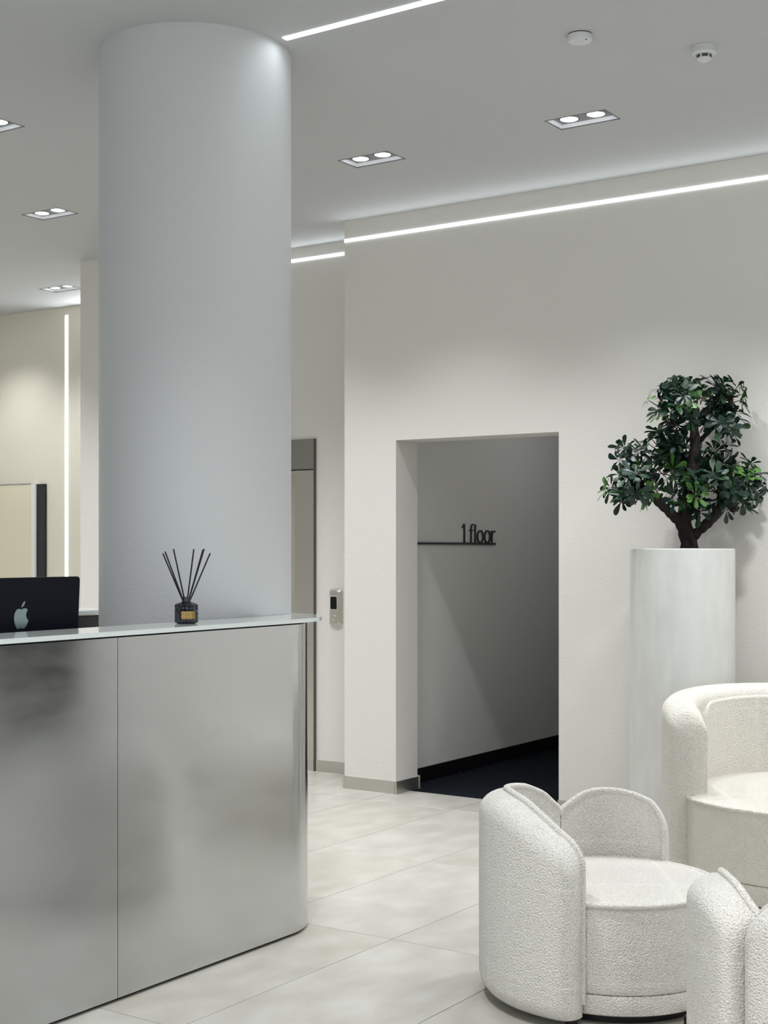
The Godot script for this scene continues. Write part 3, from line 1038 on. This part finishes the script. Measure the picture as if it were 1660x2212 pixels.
	# the ones that show largest (nearest the room) are single parts, the rest one mass
	leaves.sort_custom(func(a, b): return (a[0].origin.dot(away) < b[0].origin.dot(away)))
	var rest := {0: PackedVector3Array(), 1: PackedVector3Array(), 2: PackedVector3Array(), 3: PackedVector3Array()}
	for i in leaves.size():
		var q: Array = leaves[i]
		if i < 300:
			var o := put("leaf", shapes[q[2]], tones[q[1]], t)
			o.transform = q[0]
		else:
			var v: PackedVector3Array = shapes[q[2]].surface_get_arrays(0)[Mesh.ARRAY_VERTEX]
			rest[q[1]].append_array(moved(v, q[0]))
	for k in rest:
		if rest[k].size():
			var o := put("foliage", build(rest[k], 80, false), tones[k], t)
			o.set_meta("kind", "stuff")
	put("twigs", build(twigs, 70, false), M.bark, t).set_meta("kind", "stuff")

# ------------------------------------------------------------------ things on walls and ceiling
func stroke(pts: Array, width: float, depth: float) -> PackedVector3Array:
	# a flat bar of even width following points in the plane (x right, y up), from z 0 to depth
	var l := PackedVector2Array()
	var r := PackedVector2Array()
	for i in pts.size():
		var a: Vector2 = pts[maxi(i - 1, 0)]
		var b: Vector2 = pts[mini(i + 1, pts.size() - 1)]
		var nrm := (b - a).normalized().orthogonal() * width / 2
		l.append(pts[i] + nrm)
		r.append(pts[i] - nrm)
	var t := PackedVector3Array()
	for i in pts.size() - 1:
		t.append_array(extrude_tris(PackedVector2Array([l[i], l[i + 1], r[i + 1], r[i]]), 0.0, depth))
	return t

func arc_pts(c: Vector2, rx: float, ry: float, a0: float, a1: float, n: int) -> Array:
	var p := []
	for i in n + 1:
		var a := deg_to_rad(lerpf(a0, a1, float(i) / n))
		p.append(c + Vector2(cos(a) * rx, sin(a) * ry))
	return p

func build_sign() -> void:
	# faces +x; its own x runs to the reader's right, which is -z
	var t := thing("floor_sign", "dark raised lettering reading 1 floor above a thin line on hallway wall", "sign", Vector3(-4.73, 1.488, -7.875), PI / 2)
	var w := 0.0078
	var H := 0.122
	var x := 0.082
	var k := 1.0
	var one := stroke([Vector2(0.004, H - 0.024), Vector2(0.026, H)], w, 0.012)
	one.append_array(stroke([Vector2(0.028, H), Vector2(0.028, 0.0)], w, 0.012))
	put("letter", build(one, 20, false), M.sign_metal, t)
	var f := stroke(arc_pts(Vector2(0.140, H - 0.03), 0.026, 0.03, 80, 180, 8) + [Vector2(0.114, 0.0)], w, 0.012)
	f.append_array(stroke([Vector2(0.094, x), Vector2(0.142, x)], w * 0.9, 0.012))
	put("letter", build(f, 20, false), M.sign_metal, t)
	put("letter", build(stroke([Vector2(0.168, H), Vector2(0.168, 0.0)], w, 0.012), 20, false), M.sign_metal, t)
	for c in [0.234, 0.328]:
		put("letter", build(stroke(arc_pts(Vector2(c, 0.0415), 0.036, 0.0405, 0, 360, 28), w * 0.95, 0.012), 20, false), M.sign_metal, t)
	var r := stroke([Vector2(0.387, x), Vector2(0.387, 0.0)], w, 0.012)
	r.append_array(stroke([Vector2(0.388, 0.045)] + arc_pts(Vector2(0.416, 0.05), 0.024, 0.030, 165, 75, 6) + [Vector2(0.433, 0.075)], w * 0.9, 0.012))
	put("letter", build(r, 20, false), M.sign_metal, t)
	put("underline", build(span(-0.66, 0.437, -0.013, 0.001, 0.0, 0.012), 20), M.sign_metal, t)

func build_wall_things() -> void:
	# lift: casing, header and doors
	var lf := Node3D.new()
	lf.name = "door_2"
	add_child(lf)
	lf.position = Vector3(-6.13, 0, LIFT_Z)
	lf.set_meta("kind", "structure")
	lf.set_meta("label", "brushed steel lift entrance half hidden behind the round column")
	lf.set_meta("category", "door")
	put("casing", build(span(0.45, 0.607, 0.0, 1.962, -0.02, 0.014), 20), M.brushed_steel, lf)
	put("casing", build(span(-0.607, -0.45, 0.0, 1.962, -0.02, 0.014), 20), M.brushed_steel, lf)
	put("edge_strip", build(span(0.607, 0.617, 0.0, 2.166, -0.02, 0.018), 20), M.shaded_edge, lf)  # side return of the casing, its shade put into the dark colour
	put("header", build(span(-0.607, 0.605, 1.970, 2.166, -0.02, 0.014), 20), M.dim_reflect_steel, lf)
	put("joint", build(span(-0.607, 0.605, 1.962, 1.970, -0.02, 0.006), 20), M.black_skirting, lf)
	put("header_lip", build(span(-0.45, 0.45, 1.935, 1.963, -0.04, 0.004), 20), M.brushed_steel, lf)
	put("door_leaf", build(span(-0.449, -0.001, 0.0, 1.95, -0.09, -0.07), 20), M.satin_steel, lf)
	put("door_leaf", build(span(0.001, 0.449, 0.0, 1.95, -0.09, -0.07), 20), M.satin_steel, lf)
	# call panel
	var c := thing("call_panel", "satin metal lift call panel with black display and round button", "call panel", Vector3(-5.349, 1.072, LIFT_Z))
	var outline := func(g: float) -> PackedVector2Array:
		var p := PackedVector2Array()
		for i in 9:
			var u := i / 8.0 * 2.0 - 1.0
			p.append(Vector2(u * (0.0485 - g), 0.121 - g - 0.012 * u * u))
		for i in 9:
			var u := 1.0 - i / 8.0 * 2.0
			p.append(Vector2(u * (0.0485 - g), -0.121 + g + 0.012 * u * u))
		return p
	var a: PackedVector2Array = outline.call(0.0)
	var b: PackedVector2Array = outline.call(0.013)
	var tr := extrude_tris(a, 0.0, 0.010)
	for i in a.size():
		var j := (i + 1) % a.size()
		quad(tr, Vector3(a[i].x, a[i].y, 0.010), Vector3(b[i].x, b[i].y, 0.026), Vector3(b[j].x, b[j].y, 0.026), Vector3(a[j].x, a[j].y, 0.010))
	var face := extrude_tris(b, 0.010, 0.026)
	tr.append_array(face)
	put("body", build(tr, 25, false), M.satin_steel, c)
	put("display_bezel", build(extrude_tris(round_rect(0.058, 0.088, 0.008), 0.026, 0.0275), 25), M.white_plastic, c, Vector3(-0.004, 0.028, 0))
	put("display", build(extrude_tris(round_rect(0.05, 0.08, 0.006), 0.0272, 0.0285), 25), M.black_gloss, c, Vector3(-0.004, 0.028, 0))
	var ring := PackedVector3Array()
	for k in 28:
		ring.append(Vector3(cos(TAU * k / 28) * 0.016, sin(TAU * k / 28) * 0.016, 0.0265))
	put("button_ring", build(tube_tris(ring, [0.0022], 6, true), 60), M.satin_steel, c, Vector3(-0.002, -0.068, 0))
	put("button", build(moved(lathe_tris(PackedVector2Array([Vector2(0, 0), Vector2(0.0115, 0), Vector2(0.0105, 0.003), Vector2(0, 0.0036)]), 24), Transform3D(Basis(Vector3.RIGHT, PI / 2), Vector3(-0.002, -0.068, 0.0255))), 40), M.satin_steel, c)
	put("name_mark", box(Vector3(0.034, 0.006, 0.0012), Vector3(-0.002, 0.0865, 0.0262)), M.lamp_plate, c)
	# smoke detectors
	var s1 := thing("smoke_detector", "flat white ceiling detector nearer the light strip", "smoke detector", Vector3(-2.416, CEIL, -4.908), 0.0, "ceiling detectors")
	put("base_ring", lathe([Vector2(0, 0), Vector2(0.046, 0), Vector2(0.046, -0.007), Vector2(0, -0.007)], 40), M.vent_dark, s1)
	put("cover", lathe([Vector2(0, -0.004), Vector2(0.047, -0.004), Vector2(0.047, -0.018), Vector2(0.044, -0.026), Vector2(0.02, -0.029), Vector2(0.017, -0.034), Vector2(0, -0.035)], 40), M.white_plastic, s1)
	put("indicator", box(Vector3(0.008, 0.004, 0.004), Vector3(0.033, -0.0275, 0.012), 0.001), M.vent_dark, s1)
	var s2 := thing("smoke_detector", "white ceiling smoke detector with dark vent slots and a projecting cap", "smoke detector", Vector3(-2.07, CEIL, -5.305), 0.0, "ceiling detectors")
	put("base_ring", lathe([Vector2(0, 0), Vector2(0.047, 0), Vector2(0.047, -0.010), Vector2(0.045, -0.012), Vector2(0, -0.012)], 40), M.white_plastic, s2)
	put("cover", lathe([Vector2(0, -0.011), Vector2(0.046, -0.012), Vector2(0.047, -0.026), Vector2(0.040, -0.033), Vector2(0, -0.033)], 40), M.white_plastic, s2)
	put("vent", lathe([Vector2(0, -0.03), Vector2(0.030, -0.03), Vector2(0.027, -0.046), Vector2(0, -0.046)], 32), M.vent_dark, s2)
	for k in 6:
		var an := TAU * k / 6.0 + 0.55
		put("vent_rib", box(Vector3(0.006, 0.016, 0.004), Vector3(0, 0, 0)), M.white_plastic, s2, Vector3(cos(an) * 0.0285, -0.038, sin(an) * 0.0285))
	put("cap", lathe([Vector2(0, -0.044), Vector2(0.029, -0.045), Vector2(0.028, -0.049), Vector2(0.018, -0.056), Vector2(0, -0.057)], 32), M.white_plastic, s2)
	# panel on the far wall: cream leaf in a white frame with a dark glass strip
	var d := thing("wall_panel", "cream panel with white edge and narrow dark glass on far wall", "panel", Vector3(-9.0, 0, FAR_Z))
	put("leaf", build(span(-0.80, 0.006, 0.05, 1.985, 0.0, 0.03), 20), M.cream_panel, d)
	put("top_shade_line", build(span(-0.80, 0.006, 1.985, 1.993, 0.0, 0.032), 20), M.lamp_plate, d)  # thin shadow line over the leaf, put in as a grey strip
	put("edge", build(span(0.006, 0.052, 0.05, 1.99, 0.0, 0.04), 20), M.white_satin, d)
	put("glass_strip", build(span(0.052, 0.152, 0.98, 1.985, 0.0, 0.02), 20), M.dark_glass, d)
	put("lower_strip", build(span(0.052, 0.152, 0.05, 0.976, 0.0, 0.018), 20), M.black_gloss, d)

# ------------------------------------------------------------------ start
# x, z and energy of every twin downlight: the row beside the wall, the row over the desk, the rest of the lobby, and unseen ones added as fill light
var lamp_spots := [
	[-4.07, -5.89, 1.4, "twin recessed downlight nearest the doorless opening"],
	[-2.886, -5.89, 1.4, "twin recessed downlight above and before the potted tree"],
	[-6.31, -5.78, 1.4, "twin recessed downlight to the side of the column, above the laptop"],
	[-8.05, -7.49, 0.8, "twin recessed downlight farthest away, by the upright light strip"],
	[-5.25, -4.43, 1.4, "twin recessed downlight cut by the picture's edge, highest beside the column"],
	[-5.25, -5.89, 1.4, "twin recessed downlight hidden behind the column"],
	[-1.70, -5.89, 2.3, "twin recessed downlight over the lounge chair"],
	[-0.52, -5.89, 1.4, "twin recessed downlight past the lounge chair"],
	[0.66, -5.89, 1.4, "twin recessed downlight before the glazed door"],
	[-6.43, -4.43, 1.4, "twin recessed downlight left of the desk"],
	[-7.6, -5.89, 1.4, "twin recessed downlight in the far bay"],
	[-9.1, -7.49, 0.8, "twin recessed downlight over the cream panel"],
	[-5.25, -2.2, 1.4, "twin recessed downlight behind the desk"],
	[-1.70, -2.0, 1.05, "added twin fill downlight over the camera's path"],
	[0.66, -2.0, 1.7, "added twin fill downlight by the side wall"],
	[-1.70, 0.3, 1.7, "added twin fill downlight at the lobby's front"],
	[-0.5, -2.0, 1.7, "added twin fill downlight just ahead of the viewer"],
	[-7.6, -4.43, 1.4, "added twin fill downlight toward the side wall"],
	[-7.6, -2.2, 1.4, "added twin fill downlight in the waiting area"],
	[-8.8, -5.89, 1.4, "added twin fill downlight in the far corner"],
	[-2.55, -2.85, 1.7, "added twin fill downlight before the desk"],
	[-0.5, 0.3, 1.7, "added twin fill downlight behind the viewer"],
	[0.66, 0.3, 1.7, "added twin fill downlight in the front corner"],
]

func _ready() -> void:
	rng.seed = 20240
	# camera: level, lens shifted up so that uprights stay upright
	var cam := Camera3D.new()
	cam.name = "camera"
	var near := 0.05
	cam.projection = Camera3D.PROJECTION_FRUSTUM
	cam.near = near
	cam.far = 60.0
	cam.size = near * 2212.0 / 3038.0
	cam.frustum_offset = Vector2(0, near * 79.0 / 3038.0)
	cam.keep_aspect = Camera3D.KEEP_HEIGHT
	cam.position = Vector3(0, 1.45, 0)
	cam.rotation.y = deg_to_rad(34.14)
	add_child(cam)
	cam.current = true
	var env := Environment.new()
	env.background_mode = Environment.BG_COLOR
	env.background_color = Color(0.95, 0.975, 1.0)
	env.background_energy_multiplier = 1.9
	env.tonemap_mode = Environment.TONE_MAPPER_LINEAR
	env.tonemap_exposure = 1.1
	env.sdfgi_enabled = true
	env.ssao_enabled = true
	env.ssil_enabled = true
	var we := WorldEnvironment.new()
	we.environment = env
	add_child(we)
	make_materials()
	mat("dark_liquid", Color("14151c"), 0.2)
	build_setting()
	for p in lamp_spots:
		downlight(p[0], p[1], p[2], p[3])
	led_strip("long white light strip across the wall above the opening", Vector3((-4.98 + 2.28) / 2, 3.313, WALL_Z + 0.002), Vector3.RIGHT, Vector3(0, 0, 1), 7.26, 0.019, 0.55)
	led_strip("short white light strip on the recessed wall beside the column", Vector3(-5.89, 3.347, LIFT_Z + 0.002), Vector3.RIGHT, Vector3(0, 0, 1), 1.80, 0.019, 0.14)
	led_strip("white light strip in the ceiling starting at the column", Vector3((-3.385 + 2.2) / 2, CEIL - 0.002, -4.30), Vector3.RIGHT, Vector3.DOWN, 5.58, 0.032, 0.8)
	led_strip("upright white light strip on the far cream wall", Vector3(-8.613, 1.70, FAR_Z + 0.002), Vector3.UP, Vector3(0, 0, 1), 3.32, 0.034, 0.65)
	led_strip("white light strip high on the far wall behind the pier", Vector3(-7.86, 3.32, FAR_Z + 0.002), Vector3.RIGHT, Vector3(0, 0, 1), 1.1, 0.019, 0.6)
	build_desk()
	build_desk_things()
	build_chairs()
	build_planter()
	build_sign()
	build_wall_things()
